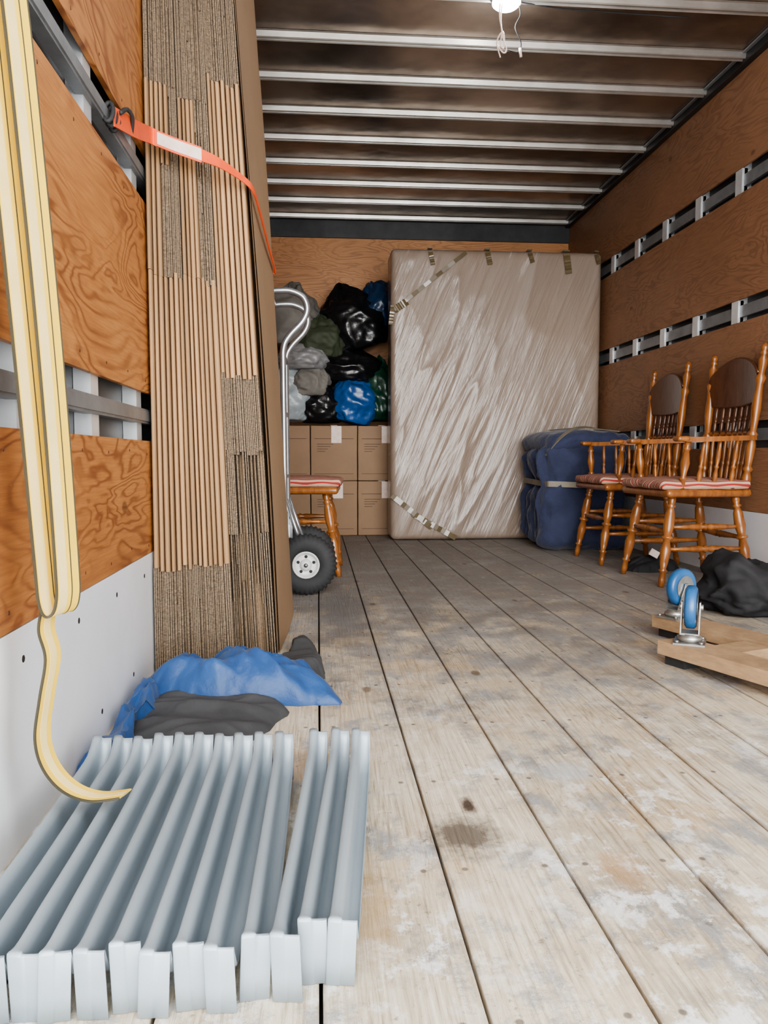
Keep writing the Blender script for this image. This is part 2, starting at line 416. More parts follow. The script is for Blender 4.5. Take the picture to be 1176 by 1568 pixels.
for y0 in ys:
    if y0<YF+.02: continue
    vs=[];fs=[]
    for X in (XL,XR):
        for a,b in prof: vs.append((X,y0-.06+a*1.05,ZC+b*1.05))
    n=len(prof)
    for i in range(n-1): fs.append((i,i+1,n+i+1,n+i))
    mb.add(vs,fs,bowm)
mb.build('ceiling')
for i,(xa,xb) in enumerate(((XL-.001,XL+.035),(XR-.035,XR+.001))):
    mb=MB(); mb.box((xa,YF,ZC-.045),(xb,YB-.02,ZC-.0005),darkmet)
    sx=-1 if i else 1
    X0=xb if i==0 else xa
    mb.box((min(X0,X0+sx*.02),YF,ZC-.01),(max(X0,X0+sx*.02),YB-.02,ZC-.001),steel_rail)
    mb.build('trim_%d'%(i+1),bevel=.003)
# ------------------------------------------------------------------ ceiling light
lampm=bpy.data.materials.new('lamp_lens'); lampm.use_nodes=True
lb=lampm.node_tree.nodes['Principled BSDF']; lb.inputs['Base Color'].default_value=(1,1,1,1)
lb.inputs['Emission Color'].default_value=(.95,.98,1,1); lb.inputs['Emission Strength'].default_value=9
mb=MB()
LX,LY=.775,3.27
mb.turned((LX,LY,2.469),(LX,LY,2.415),[(0,.07),(.3,.07),(.5,.066),(.6,.06)],chrome,28)
mb.turned((LX,LY,2.437),(LX,LY,2.40),[(0,.058),(.3,.058),(.6,.045),(.85,.025),(1,.004)],lampm,28)
w=catmull([(LX-.03,LY-.02,2.43),(LX-.035,LY-.03,2.36),(LX-.025,LY-.03,2.30),(LX-.03,LY-.03,2.25),(LX-.015,LY-.03,2.24),(LX-.02,LY-.03,2.30),(LX-.045,LY-.03,2.26),(LX-.03,LY-.03,2.20)])
mb.tube(w,.003,label_w,6)
w=catmull([(LX-.02,LY-.02,2.43),(LX-.03,LY-.03,2.35),(LX-.02,LY-.03,2.28),(LX-.005,LY-.03,2.23),(LX-.02,LY-.03,2.22),(LX-.045,LY-.03,2.25)])
mb.tube(w,.003,label_w,6)
w=catmull([(LX+.05,LY,2.43),(LX+.055,LY-.01,2.38),(LX+.035,LY-.01,2.33),(LX+.06,LY-.01,2.27),(LX+.05,LY,2.24),(LX+.0,LY-.02,2.235),(LX-.01,LY-.03,2.22)])
mb.tube(w,.0022,blackrope,6)
mb.tube([(LX+.055,LY-.01,2.25),(LX+.06,LY-.01,2.215)],.006,label_w,8)
w=catmull([(LX+.06,LY,2.435),(LX+.12,LY+.02,2.44),(LX+.3,LY+.05,2.445),(LX+.8,LY+.06,2.44)])
mb.tube(w,.003,blackrope,6)
mb.build('dome_light')
# ------------------------------------------------------------------ cardboard stack
mb=MB()
def cx(t,y,z):
    w=.314-.105*min(z,2.3)/1.9+ .028*(y-2.2)/.7*1.0
    return XL+.006+t*w
NS=21
H=2.28
def zones(t):
    j=random.uniform(-.008,.008)
    if t<.62:
        Z=[(0,.283+j,'r'),(.283+j,1.075+j,'l')]
        if t<.12: Z+=[(1.075+j,1.566,'l')]
        elif t<.33: Z+=[(1.075+j,1.36,'r'),(1.36,1.566,'l')] if t<.22 else [(1.075+j,1.54,'r')]+[(1.54,1.566,'r')]
        elif t<.48: Z+=[(1.075+j,1.544,'l')]
        else: Z+=[(1.06+j,1.55,'r')]
        Z+=[(Z[-1][1],H,'r')]
    else:
        Z=[(0,.366,'f'),(.366,.60+j,'f' if t>.75 else 'r'),(.60+j,.817+j,'r'),(.817+j,1.627+j,'l'),(1.627+j,H,'r')]
    return Z
def sheet(t0,t1,y0,y1,z0,z1,mat,round_=False):
    if round_:
        tm=(t0+t1)/2
        P=[(t0,y0+.006),(t0+(t1-t0)*.2,y0+.0015),(tm,y0),(t0+(t1-t0)*.8,y0+.0015),(t1,y0+.006),(t1,y1),(t0,y1)]
        vs=[]
        for z in (z0,z1):
            for t,y in P: vs.append((cx(t,y,z),y,z))
        k=len(P); fs=[tuple(range(k)),tuple(range(k,2*k))]
        for i in range(k): fs.append((i,(i+1)%k,k+(i+1)%k,k+i))
        mb.add(vs,fs,mat)
    else:
        vs=[]
        for z in (z0,z1):
            for t,y in ((t0,y0),(t1,y0),(t1,y1),(t0,y1)): vs.append((cx(t,y,z),y,z))
        mb.hexa(vs,mat)
ws=[random.uniform(.75,1.25) for _ in range(NS)]; tot=sum(ws); bd=[0]
for w_ in ws: bd.append(bd[-1]+w_/tot)
for i in range(NS):
    t0=bd[i]; t1=bd[i+1]; tm=(t0+t1)/2; yf=2.14+.17*tm+random.uniform(-.004,.004)
    if .3<tm<.62: yf-=.006
    for z0,z1,k in zones(tm):
        if k=='l':
            g=(t1-t0)*random.uniform(.08,.18)
            y_=yf+random.uniform(-.003,.003)
            sheet(t0+g,t1-g*.7,y_,yf+.05,z0,z1-.001,card,True)
        else:
            ns=3
            for q in range(ns):
                a=t0+(t1-t0)*q/ns; b=t0+(t1-t0)*(q+1)/ns; gg=(b-a)*(.14 if k=='r' else .26)
                z=z0
                while z<z1-.02:
                    z2=min(z1,z+random.uniform(.15,.45))
                    if z1-z2<.06: z2=z1
                    sheet(a+gg,b-gg,yf+random.uniform(0,.014)+(random.choice((0,.03)) if k=='f' else 0),yf+.06,z,z2,flute)
                    z=z2
vs=[]
for z in (0.002,H-.01):
    for t,y in ((0,2.195),(.985,2.35),(.985,2.915),(0,2.90)): vs.append((cx(t,y,z),y,z))
mb.hexa(vs,card_face)
def face(u,v):
    y=2.315+u*.61; z=.002+v*(H-.004)
    return (cx(1.0,y,z)+.002+.004*math.sin(u*3+v*5)+.006*math.sin(PI*v),y,z)
mb.grid(face,12,24,card_face)
def face2(u,v):
    y=2.34+u*.58; z=.002+v*(H-.35)
    return (cx(1.0,y,z)+.007+.004*math.sin(u*3+v*5)+.006*math.sin(PI*v),y,z)
mb.grid(face2,12,24,card_face)
mb.build('flattened_cardboard_boxes')
# orange strap
mb=MB()
P=[(-.437,1.80,1.325),(-.425,1.95,1.36),(-.420,2.085,1.40),(-.405,2.10,1.398)]
P2=[(-.405,2.10,1.398),(-.365,2.128,1.392),(-.300,2.150,1.378)]
P3=[(-.300,2.150,1.378),(-.255,2.19,1.372),(-.208,2.255,1.360),(-.180,2.305,1.345),(-.170,2.45,1.325),(-.160,2.7,1.29),(-.152,2.90,1.265),(-.165,2.93,1.26),(-.3,2.935,1.26)]
mb.ribbon(catmull(P),(0,0,.042),.003,orange)
mb.ribbon(catmull(P2),(0,0,.030),.006,label_w)
mb.ribbon(catmull(P2),(0,0,.040),.003,orange)
wv=[Vector((0,.0,.032-.014*min(1,i/12))) for i in range(len(catmull(P3)))]
mb.ribbon(catmull(P3),wv,.003,orange)
for k in range(3):
    mb.tube([(-.446+.010*math.cos(a),1.79+.025*k+.01*math.sin(a),1.33+.024*math.sin(a)) for a in [2*PI*i/14 for i in range(14)]],.005,blackrope,6,closed=True)
mb.tube(catmull([(-.43,1.83,1.345),(-.425,1.87,1.37),(-.42,1.9,1.365),(-.43,1.93,1.34)]),.005,blackrope,6)
mb.build('orange_ratchet_strap')
# yellow strap
mb=MB()
left=catmull([(-.434,1.085,1.345),(-.421,1.09,1.22),(-.404,1.10,.95),(-.390,1.11,.70),(-.378,1.12,.45),(-.373,1.12,.385),(-.364,1.125,.367),(-.354,1.13,.385),(-.354,1.13,.45),(-.364,1.125,.70),(-.377,1.115,.95),(-.394,1.10,1.22),(-.416,1.095,1.345),(-.430,1.09,1.355),(-.436,1.088,1.33)],8)
WV=Vector((.017,.046,0))
mb.ribbon(left,WV,.0022,yellow)
for f_,m_,w_ in ((.5,yellowedge,.05),(-.5,yellowedge,.05),(.14,yellowedge,.035),(-.22,cream,.36)):
    mb.ribbon([p+WV*f_ for p in left],WV*w_,.0034 if m_ is yellowedge else .0028,m_)
tl=catmull([(-.380,1.13,.372),(-.382,1.125,.345),(-.376,1.13,.305),(-.384,1.125,.25),(-.390,1.12,.195),(-.382,1.125,.15),(-.358,1.13,.115),(-.325,1.14,.095),(-.285,1.15,.093)],8)
n=len(tl); wv=[Vector((.010,.034,0)).lerp(Vector((.010,.030,.0)),i/n) for i in range(n)]
mb.ribbon(tl,wv,.0022,yellow)
mb.ribbon([p-wv[0]*.5 for p in tl],Vector((.0006,.002,0)),.0034,yellowedge)
mb.ribbon(tl,[w_*.4 for w_ in wv],.0030,cream)
mb.build('yellow_ratchet_strap')
# ------------------------------------------------------------------ metal slats
mb=MB()
fx=[-.392,-.358,-.324,-.290,-.257,-.222,-.189,-.156,-.124,-.085,-.055,-.026,.008]
gx=[-.400,-.364,-.328,-.293,-.258,-.222,-.187,-.152,-.117,-.080,-.018,.022,.059]
fy=[.802,.800,.805,.799,.803,.808,.800,.806,.802,.816,.814,.838,.836]
gy=[1.40,1.402,1.395,1.40,1.405,1.398,1.402,1.396,1.404,1.398,1.402,1.405,1.40]
prof=[(0,-.036),(.0003,-.018),(.0014,-.005),(.005,0),(.0095,-.001),(.0130,-.005),(.0142,-.015),(.0148,-.034),(.0175,-.044),(.026,-.044),(.0292,-.042),(.0300,-.038)]
for i in range(13):
    a=Vector((fx[i],fy[i],0)); b=Vector((gx[i],gy[i],0)); d=(b-a); L=d.length; d.normalize(); sd=Vector((d.y,-d.x,0))
    zt=.074+(.0015 if i%2 else 0)+random.uniform(0,.004)
    ws_=1.08
    path=[(0,.001,.02),(0,.03,.02),(0,zt-.005,.02),(.001,zt-.001,.04),(.004,zt,.10),(.009,zt-.0005,.35),(.018,zt-.001,.75),(.032,zt-.001,1)]
    for q in range(1,10): path.append((.05+(L-.12)*q/9,zt-.003*math.sin(PI*q/9),1))
    path+=[(L-.050,zt+.002,.95),(L-.030,zt+.009,.65),(L-.016,zt+.016,.35),(L-.006,zt+.019,.15),(L-.001,zt+.012,.05),(L,.04,.02),(L,.003,.02)]
    vs=[]
    n=len(path)
    for k,(l,z,am) in enumerate(path):
        l0,z0,_=path[max(0,k-1)]; l1,z1,_=path[min(n-1,k+1)]
        t=Vector((l1-l0,z1-z0)).normalized(); nl_,nzv=-t.y,t.x
        for s_,dz in prof:
            dz*=am
            lean=(zt-z)*(.04 if k<n/2 else 0)*(1 if i%3 else -1)
            skew=s_*.10*(1 if i%2 else -1)*(1 if k<4 else 0)
            vs.append(a+d*(l+nl_*dz+skew)+sd*(s_*ws_+lean)+Vector((0,0,z+nzv*dz)))
    w=len(prof); fs=[]
    for k in range(n-1):
        for q in range(w-1): fs.append((k*w+q,k*w+q+1,(k+1)*w+q+1,(k+1)*w+q))
    mb.add(vs,fs,slat,True)
mb.build('grey_metal_slat_stack',merge=False,recalc=False,solid=.0014)
# ------------------------------------------------------------------ cloth helper
def cloth(mb,outline,h,mat,seed,fold=6,rings=30,seg=150,cen=None,zb=.003,amp=.5,dirv=(1,0)):
    pts=[Vector((p[0],p[1],0)) for p in outline]
    m=len(pts); C=Vector(cen+(0,)) if cen else sum(pts,Vector())/m
    loop=[]
    for i in range(m):
        p0,p1,p2,p3=pts[i-1],pts[i],pts[(i+1)%m],pts[(i+2)%m]
        k=max(2,seg//m)
        for j in range(k):
            t=j/k
            loop.append(.5*((2*p1)+(p2-p0)*t+(2*p0-5*p1+4*p2-p3)*t*t+(3*p1-p0-3*p2+p3)*t**3)*.5+.5*p1.lerp(p2,t))
    S=len(loop); vs=[C.copy()]
    for r in range(1,rings+1):
        s=r/rings
        for p in loop: vs.append(C.lerp(p,s))
    out=[]
    for idx,p in enumerate(vs):
        s=0 if idx==0 else ((idx-1)//S+1)/rings
        env=(1-s**6)
        q=Vector((p.x*dirv[0]+p.y*dirv[1], -p.x*dirv[1]+p.y*dirv[0],0))
        f=1-abs(noise.noise(Vector((q.x*fold*.5+seed,q.y*fold*1.8,seed))))*3.0
        f2=1-abs(noise.noise(Vector((q.x*fold*1.3,q.y*fold*4+seed,seed*2))))*3
        g=.55+.6*noise.noise(Vector((p.x*4+seed,p.y*4,0)))
        z=zb+env*h*max(.06,(g+amp*f*.8+amp*.35*f2))
        out.append(Vector((p.x+.012*fbm((p.x*14,p.y*14,seed)),p.y+.012*fbm((p.x*14,p.y*14,seed+5)),z)))
    fs=[]
    for k in range(S): fs.append((0,1+k,1+(k+1)%S))
    for r in range(1,rings):
        o=1+(r-1)*S; o2=o+S
        for k in range(S): fs.append((o+k,o2+k,o2+(k+1)%S,o+(k+1)%S))
    o=1+(rings-1)*S; nb=len(out)
    for k in range(S): out.append(Vector((out[o+k].x,out[o+k].y,zb-.0025)))
    for k in range(S): fs.append((o+k,nb+k,nb+(k+1)%S,o+(k+1)%S))
    mb.add(out,fs,mat,True)
mb=MB()
cloth(mb,[(-.43,1.70),(-.37,1.58),(-.27,1.55),(-.15,1.57),(-.07,1.78),(-.14,1.88),(-.29,1.93),(-.42,1.85)],.036,greycloth,3,fold=5)
cloth(mb,[(-.22,2.05),(-.10,1.93),(.0,1.93),(.01,2.10),(.0,2.32),(-.03,2.46),(-.075,2.42),(-.095,2.2),(-.13,2.12)],.050,greycloth,8.5,fold=4,amp=.25)
cloth(mb,[(-.435,1.88),(-.35,1.835),(-.22,1.83),(-.09,1.83),(.05,1.83),(.03,1.93),(-.05,2.06),(-.14,2.12),(-.30,2.11),(-.43,2.07)],.066,bluecloth,1.7,fold=7,amp=.9,dirv=(.9,-.45))
cloth(mb,[(-.44,1.45),(-.40,1.46),(-.385,1.60),(-.40,1.72),(-.33,1.84),(-.36,1.93),(-.435,1.95),(-.44,1.7)],.045,bluecloth,4.2,fold=8,amp=.8,dirv=(0,1))
mb.build('blue_moving_blanket')
# ------------------------------------------------------------------ mattress
mb=MB()
MW,MH,MT=1.495,2.02,.27
MC=(.51+MW/2,5.48+MT/2,MH/2+.004)
ca,sa=math.cos(math.radians(67)),math.sin(math.radians(67))
def mdisp(P,nr):
    u=P.x*ca+P.z*sa; v=-P.x*sa+P.z*ca
    f=1-abs(noise.noise(Vector((u*.8,v*4.5,1.3))))*2.4
    g=1-abs(noise.noise(Vector((u*1.6+3,v*12,4.1))))*2.6
    h=1-abs(noise.noise(Vector((P.x*3,P.z*2.0,P.y*5+7))))*2
    am=max(0,min(1,.45+1.6*noise.noise(Vector((P.x*1.3,P.z*1.1,9)))))
    edge=min(1,(MW/2-abs(P.x))/.06,(MH/2-abs(P.z))/.06); edge=max(.15,edge)
    d=(max(f,0)**2*.007+am*max(g,0)**3*.009+h*.004)*edge
    return Vector((nr.x*d*.7,nr.y*d,nr.z*d*.4))
mb.rbox(MC,(MW/2,MT/2,MH/2),.035,wrap,n=(140,10,160),disp=mdisp,rs=4)
def lip(u,v):
    x=-MW/2+.05+u*(MW-.1); z=MH/2-.006+v*.022*(.5+.6*noise.noise(Vector((u*14,0,2)))+.3)
    return (MC[0]+x,5.48+.10+.02*math.sin(u*40)+v*.015*math.sin(u*25),MC[2]+z)
mb.grid(lip,120,3,wrap)
yf=5.48-.022
def tp(a,b,w,y=yf):
    a=Vector((a[0],y,a[1]));b=Vector((b[0],y,b[1])); d=(b-a).normalized(); wv=Vector((-d.z,0,d.x))*w
    pts=[a.lerp(b,i/12)+Vector((0,.003*math.sin(i*1.7),0)) for i in range(13)]
    mb.ribbon(pts,wv,.002,tape)
tp((.53,1.60),(1.03,2.0),.026); tp((.53,1.60),(.62,1.66),.05)
tp((.515,.32),(.80,.09),.038); tp((.66,.19),(.97,.016),.038)
for x,w,l in ((.78,.03,.09),(1.18,.035,.08),(1.48,.03,.06),(1.74,.045,.13),(1.955,.03,.06)):
    tp((x,2.005),(x+.02,2.00-l),w,yf+.003)
    mb.box((x-w/2,5.460,2.022),(x+w/2,5.70,2.031),tape)
tp((.52,1.63),(.505,1.5),.03)
mb.build('plastic_wrapped_mattress')
# ------------------------------------------------------------------ cartons
def make_carton(x0,x1,y0,y1,z0,z1,lab):
    mb=MB()
    c=((x0+x1)/2,(y0+y1)/2,(z0+z1)/2); h=((x1-x0)/2-.003,(y1-y0)/2,(z1-z0)/2-.0015)
    mb.rbox(c,h,.006,carton,n=(4,4,4),disp=lambda P,n:n*.003*noise.noise(P*5+Vector(c)),rs=2)
    yy=y0-.0045
    def q(xa,xb,za,zb,m,y=yy): mb.box((xa,y,za),(xb,y+.004,zb),m)
    for k in range(4): q(x0+.05,x0+.05+.12-.02*k,z0+.27-.018*k,z0+.274-.018*k,cartonprint,yy+.001)
    q(x0+.03,x1-.03,z1-.10,z1-.096,cartonprint,yy+.001)
    q(x0+.03,x1-.03,z0+.05,z0+.053,cartonprint,yy+.001)
    mb.box((c[0]-.025,y0-.001,z1-.002),(c[0]+.025,y1,z1+.0002),tape)
    if lab:
        q(c[0]-.03+lab,c[0]+.045+lab,z1-.13,z1-.005,label_w,yy)
    return mb.build('cardboard_carton')
xs=[-.42,-.055,.295,.655]
for r in range(2):
    for k in range(3):
        make_carton(xs[k],xs[k+1],5.85,6.26,r*.411+.001,(r+1)*.411,[0,.01 if r else .02,.03][k]+.0001 if k else 0)
# ------------------------------------------------------------------ bags
pile=bpy.data.objects.new('garbage_bag_pile',None); bpy.context.collection.objects.link(pile)
ZB=.826
def bag(name,c,r,mat,seed,neck=.25,tilt=(0,0,0),crump=.11):
    mb=MB(); R=Euler(tilt).to_matrix(); c=Vector(c)
    def fn(u,v):
        th=2*PI*u; ph=PI*v
        d=Vector((math.sin(ph)*math.cos(th),math.sin(ph)*math.sin(th),math.cos(ph)))
        q=d*1.5+Vector((seed,seed*2,0))
        f=1+crump*(1-2.4*abs(noise.noise(q)))+crump*.55*(1-2.4*abs(noise.noise(q*2.3)))+crump*.25*(1-2*abs(noise.noise(q*5)))
        f*=.95
        if v<.3:
            k=1-v/.3; f*=1+.08*k*math.sin(th*9+seed)
        sx=abs(d.x)**.85*(1 if d.x>0 else -1)
        P=Vector((sx*r[0],d.y*r[1],d.z*r[2]))*f
        if v<.10: P.z+=(1-v/.10)*neck*r[2]
        if P.z<-r[2]*.7: P.z=-r[2]*.7+(P.z+r[2]*.7)*.15
        W=c+R@P
        if W.z<ZB: W.z=ZB+.002*abs(math.sin(W.x*30))
        if W.y>6.31: W.y=6.31
        return W
    mb.grid(fn,84,56,mat,True,closeu=True)
    return mb.build(name,parent=pile)
bk=bagm('black_plastic_bag',(.010,.010,.012),.28); gr=bagm('grey_plastic_bag',(.30,.30,.305),.45)
wh=bagm('white_plastic_bag',(.40,.45,.48),.4); tan=bagm('taupe_fabric_bag',(.23,.215,.195),.7,0)
bl=bagm('blue_plastic_bag',(.015,.10,.33),.3); gn=bagm('green_camo_fabric',(.07,.088,.05),.7,0); dg=bagm('dark_green_bag',(.01,.06,.035),.35)
bm_=bagm('navy_plastic_bag',(.012,.045,.11),.35)
bag('black_bag_top',(.27,6.04,1.57),(.25,.20,.25),bk,1.1,tilt=(0,-.3,0))
bag('black_bag_middle',(.22,6.02,1.25),(.26,.19,.14),bk,2.3,neck=.1)
bag('black_bag_low',(.03,5.99,.97),(.18,.16,.17),bk,5.7)
bag('blue_bag',(.27,5.96,.99),(.17,.15,.20),bl,7.2,tilt=(0,.25,0),neck=.15)
bag('green_camouflage_bag',(.03,5.93,1.44),(.17,.16,.16),gn,3.3,neck=.1)
bag('taupe_duffel',(-.20,6.02,1.60),(.21,.20,.25),tan,9.9,neck=.1)
bag('grey_pillow_sack',(-.10,5.90,1.31),(.18,.15,.11),gr,4.9,neck=.05)
bag('grey_bag',(-.05,5.92,1.14),(.14,.13,.14),tan,12.5)
bag('white_bag',(-.20,5.97,1.04),(.18,.15,.25),wh,14.1)
bag('dark_green_bag',(.47,6.03,1.04),(.13,.16,.24),dg,21.3)
bag('navy_tarp',(.46,6.08,1.72),(.13,.16,.20),bm_,22.3,neck=.05)
# ------------------------------------------------------------------ hand truck
mb=MB()
y1,y2=3.36,3.70
for y in (y1+.02,y2-.02):
    mb.tube(catmull([(-.143,y,.10),(-.143,y,.5),(-.145,y,.95),(-.142,y,1.05),(-.117,y,1.10),(-.062,y,1.16),(-.042,y,1.21),(-.058,y,1.26),(-.108,y,1.285),(-.16,y,1.287),(-.20,y,1.283)],6),.0135,chrome,12)
    mb.box((-.17,y-.012,.02),(-.12,y+.012,.30),chrome)
    mb.tube([(-.143,y,.42),(-.05,y,.14)],.010,chrome,8)
for z in (.22,.5,.78,1.02):
    mb.tube([(-.143,y1+.02,z),(-.143,y2-.02,z)],.010,chrome,8)
mb.tube([(-.20,y1+.02,1.283),(-.20,y2-.02,1.283)],.0135,chrome,10)
mb.box((-.40,y1,.004),(-.135,y2,.012),chrome); mb.box((-.15,y1,.01),(-.143,y2,.20),chrome)
mb.tube([(-.053,y1-.05,.13),(-.053,y2+.05,.13)],.009,zinc,10)
for yc in (y1-.03,y2+.03):
    R0=.088;r0=.042
    def tor(u,v,yc=yc):
        a=2*PI*u;b=2*PI*v
        tread=.003*(1 if int(u*144)%4<2 else -1)*max(0,math.cos(b))
        rr=R0+(r0+tread)*math.cos(b)
        return (-.053+rr*math.cos(a),yc+.036*math.sin(b),.132+rr*math.sin(a))
    mb.grid(tor,144,16,rubber)
    for sgn in (-1,1):
        def rim(u,v,yc=yc,sgn=sgn):
            a=2*PI*u
            pr=[(.058,.030),(.055,.034),(.050,.030),(.044,.018),(.026,.014),(.022,.030),(.016,.036),(.0,.037)]
            k=min(int(v*7),6); f=v*7-k
            rr=pr[k][0]*(1-f)+pr[k+1][0]*f; dy=pr[k][1]*(1-f)+pr[k+1][1]*f
            return (-.053+rr*math.cos(a),yc+sgn*dy,.132+rr*math.sin(a))
        mb.grid(rim,40,21,rimw)
        for k in range(5):
            a=2*PI*k/5+.3
            c=Vector((-.053+.035*math.cos(a),yc+sgn*.0165,.132+.035*math.sin(a)))
            mb.tube([c,c+Vector((0,sgn*.0012,0))],.007,rubber,10)
        mb.tube([(-.053,yc+sgn*.036,.132),(-.053,yc+sgn*.042,.132)],.009,zinc,10)
mb.build('hand_truck')
# ------------------------------------------------------------------ chairs
LEG=[(0,.017),(.06,.019),(.10,.013),(.12,.022),(.14,.013),(.20,.021),(.34,.025),(.44,.016),(.455,.026),(.475,.026),(.49,.015),(.60,.024),(.72,.020),(.80,.013),(.82,.022),(.84,.013),(.92,.016),(1,.012)]
SP=[(0,.007),(.15,.009),(.3,.012),(.42,.007),(.46,.012),(.5,.007),(.65,.011),(.85,.008),(1,.006)]
ST=[(0,.008),(.2,.011),(.42,.016),(.47,.011),(.5,.018),(.53,.011),(.58,.016),(.8,.011),(1,.008)]
POST=[(0,.018),(.08,.021),(.12,.014),(.14,.024),(.16,.014),(.3,.022),(.36,.014),(.38,.024),(.40,.014),(.55,.022),(.72,.016),(.76,.024),(.79,.014),(.88,.021),(.915,.011),(.93,.020),(.945,.012),(.965,.019),(.985,.012),(1,.003)]
def chair(loc,rot,arms):
    mb=MB()
    def sh(P,n):
        return Vector((0,0,-.012*math.exp(-((P.x)**2+P.y**2)/.02) if n.z>.5 else 0))+Vector((0,P.y*(.10 if P.x>0 else -.10)*abs(P.x)/.2,0))
    mb.rbox((0,0,.425),(.215,.225,.018),.016,oak,n=(10,10,2),disp=sh)
    def cu(P,n):
        e=(1-(P.x/.20)**4)*(1-(P.y/.21)**4); return Vector((0,0,.012*e if n.z>.3 else 0))+Vector((.003*math.sin(P.y*40),.003*math.sin(P.x*40),.002*fbm(P*20)))
    mb.rbox((.016,0,.462),(.214,.228,.020),.018,cushm,n=(16,16,2),disp=cu)
    top={};bot={}
    for sx in (-1,1):
        for sy in (-1,1):
            a=Vector((sx*.150,sy*.165,.415)); b=Vector((sx*.215,sy*.205,0))
            mb.turned(a,b,LEG,oak,14); top[sx,sy]=a;bot[sx,sy]=b
    def at(sx,sy,z): 
        a,b=top[sx,sy],bot[sx,sy]; return a.lerp(b,1-z/.415)
    for sy in (-1,1):
        mb.turned(at(-1,sy,.17),at(1,sy,.17),ST,oak,10)
        mb.turned(at(-1,sy,.27),at(1,sy,.27),ST,oak,10)
    mb.turned(at(1,-1,.25),at(1,1,.25),ST,oak,10)
    mb.turned(at(-1,-1,.22),at(-1,1,.22),ST,oak,10)
    pb={};pt={}
    for sy in (-1,1):
        pb[sy]=Vector((-.185,sy*.185,.44)); pt[sy]=Vector((-.245,sy*.215,1.10))
        mb.turned(pb[sy],pt[sy],POST,oak,14)
    def crest(u,v):
        s=u*2-1
        x=-.232-.022*(1-s*s)*1.0+.003; y=s*.205
        zt=.965+.085*(1-s*s)**.8; zb=.845-.015*(1-s*s)
        return (x,y,zb+(zt-zb)*v)
    def crest2(u,v):
        p=crest(u,v); return (p[0]+.016,p[1],p[2])
    mb.grid(crest,28,6,oakdark); mb.grid(crest2,28,6,oakdark)
    mb.tube([Vector(crest(i/28,1))+Vector((.008,0,0)) for i in range(29)],.009,oakdark,8)
    mb.tube([Vector(crest(i/28,0))+Vector((.008,0,0)) for i in range(29)],.008,oakdark,8)
    mb.tube([(-.212-.02*(1-(s/10)**2),s/10*.197,.70) for s in range(-10,11)],.011,oak,8)
    for k in range(7):
        s=-.78+1.56*k/6
        mb.turned((-.183-.012*(1-s*s),s*.165,.44),(-.207-.02*(1-s*s),s*.19,.70),SP,oak,8)
        mb.turned((-.207-.02*(1-s*s),s*.19,.70),(-.226-.02*(1-s*s),s*.195,.84),SP,oakdark,8)
    if arms:
        for sy in (-1,1):
            path=catmull([(-.215,sy*.205,.675),(-.12,sy*.235,.672),(.0,sy*.252,.668),(.10,sy*.25,.665),(.155,sy*.245,.668)],6)
            n=len(path); wv=[Vector((0,.030+.024*(i/n)**2,0)) for i in range(n)]
            mb.ribbon(path,wv,.022,oak)
            e=path[-1]
            mb.rbox(e-Vector((.0,0,0)),(.03,.030,.012),.011,oak,n=(3,3,1))
            mb.turned((.13,sy*.205,.44),(.125,sy*.247,.66),[(0,.014),(.1,.018),(.2,.011),(.24,.019),(.28,.011),(.55,.021),(.8,.012),(.84,.018),(.88,.011),(1,.014)],oak,12)
            for xx in (-.10,-.02,.055):
                mb.turned((xx,sy*.205,.44),(xx-.01,sy*.244,.665),SP,oak,8)
    return mb.build('dining_chair',loc,rot)
chair((1.745,4.32,0),PI,True)
chair((1.75,3.605,0),PI+.03,True)
chair((-.105,4.05,0),-.05,False)
# ------------------------------------------------------------------ folded navy blankets
mb=MB()
y=4.80
for i in range(5):
    th=.052+.006*((i*7)%3)
    ox=(-.018,.012,-.006,.010,0)[i]
    def dd(P,n,i=i):
        b=.030*(1-2.2*abs(noise.noise(Vector((P.x*4+i*3,P.y*9,P.z*4)))))+.020*(1-2*abs(noise.noise(Vector((P.x*9,P.y*20+i,P.z*4)))))
        pin=-.030*math.exp(-((P.z-.08)/.05)**2)
        kx=1.3 if n.x<0 else .3
        return Vector((n.x*(b*kx+pin),n.y*(b*.9+pin*.6),n.z*b*.5))
    mb.rbox((1.70+ox,y+th,.335),(.250,th+.010,.315-.006*i),.048,navy,n=(30,6,34),disp=dd,rs=5)
    y+=2*th-.004
yend=y
def dt(P,n):
    b=.022*(1-2.2*abs(noise.noise(Vector((P.x*6,P.y*4,P.z*4+4)))))+.01*(1-2*abs(noise.noise(Vector((P.x*14,P.y*9,P.z*9+4)))))
    sag=-.30*P.x*P.x-.15*P.y*P.y-.02*(P.x>0)*P.x
    return Vector((n.x*b*(1.4 if n.x<0 else .3),n.y*b,b*n.z*.6+sag))
mb.rbox((1.695,(4.80+yend)/2,.700),(.262,(yend-4.80)/2+.01,.055),.048,navy,n=(30,28,3),disp=dt,rs=4)
ym=4.778
mb.ribbon(catmull([(1.97,ym-.005,.40),(1.72,ym-.012,.41),(1.47,ym,.42),(1.425,ym+.05,.42),(1.415,5.05,.425),(1.42,yend-.02,.43)],5),(0,0,.035),.006,bandm)
mb.ribbon(catmull([(1.42,ym+.05,.60),(1.49,ym-.005,.70),(1.62,4.86,.768),(1.80,5.05,.778),(1.94,5.2,.75)],5),(.0,.03,.012),.004,bandm)
mb.ribbon(catmull([(1.89,ym+.02,.748),(1.70,4.95,.775),(1.55,5.2,.768)],5),(.02,.02,0),.004,bandm)
mb.build('folded_moving_blankets')
mb=MB()
cloth(mb,[(1.60,4.0),(1.60,3.86),(1.70,3.83),(1.87,3.9),(1.9,4.04),(1.75,4.07)],.06,blackcloth,6.6,fold=6)
mb.box((1.70,3.88,.075),(1.75,3.89,.11),label_w,R=Matrix.Rotation(.5,3,'Y'))
mb.build('black_cloth')
mb=MB()
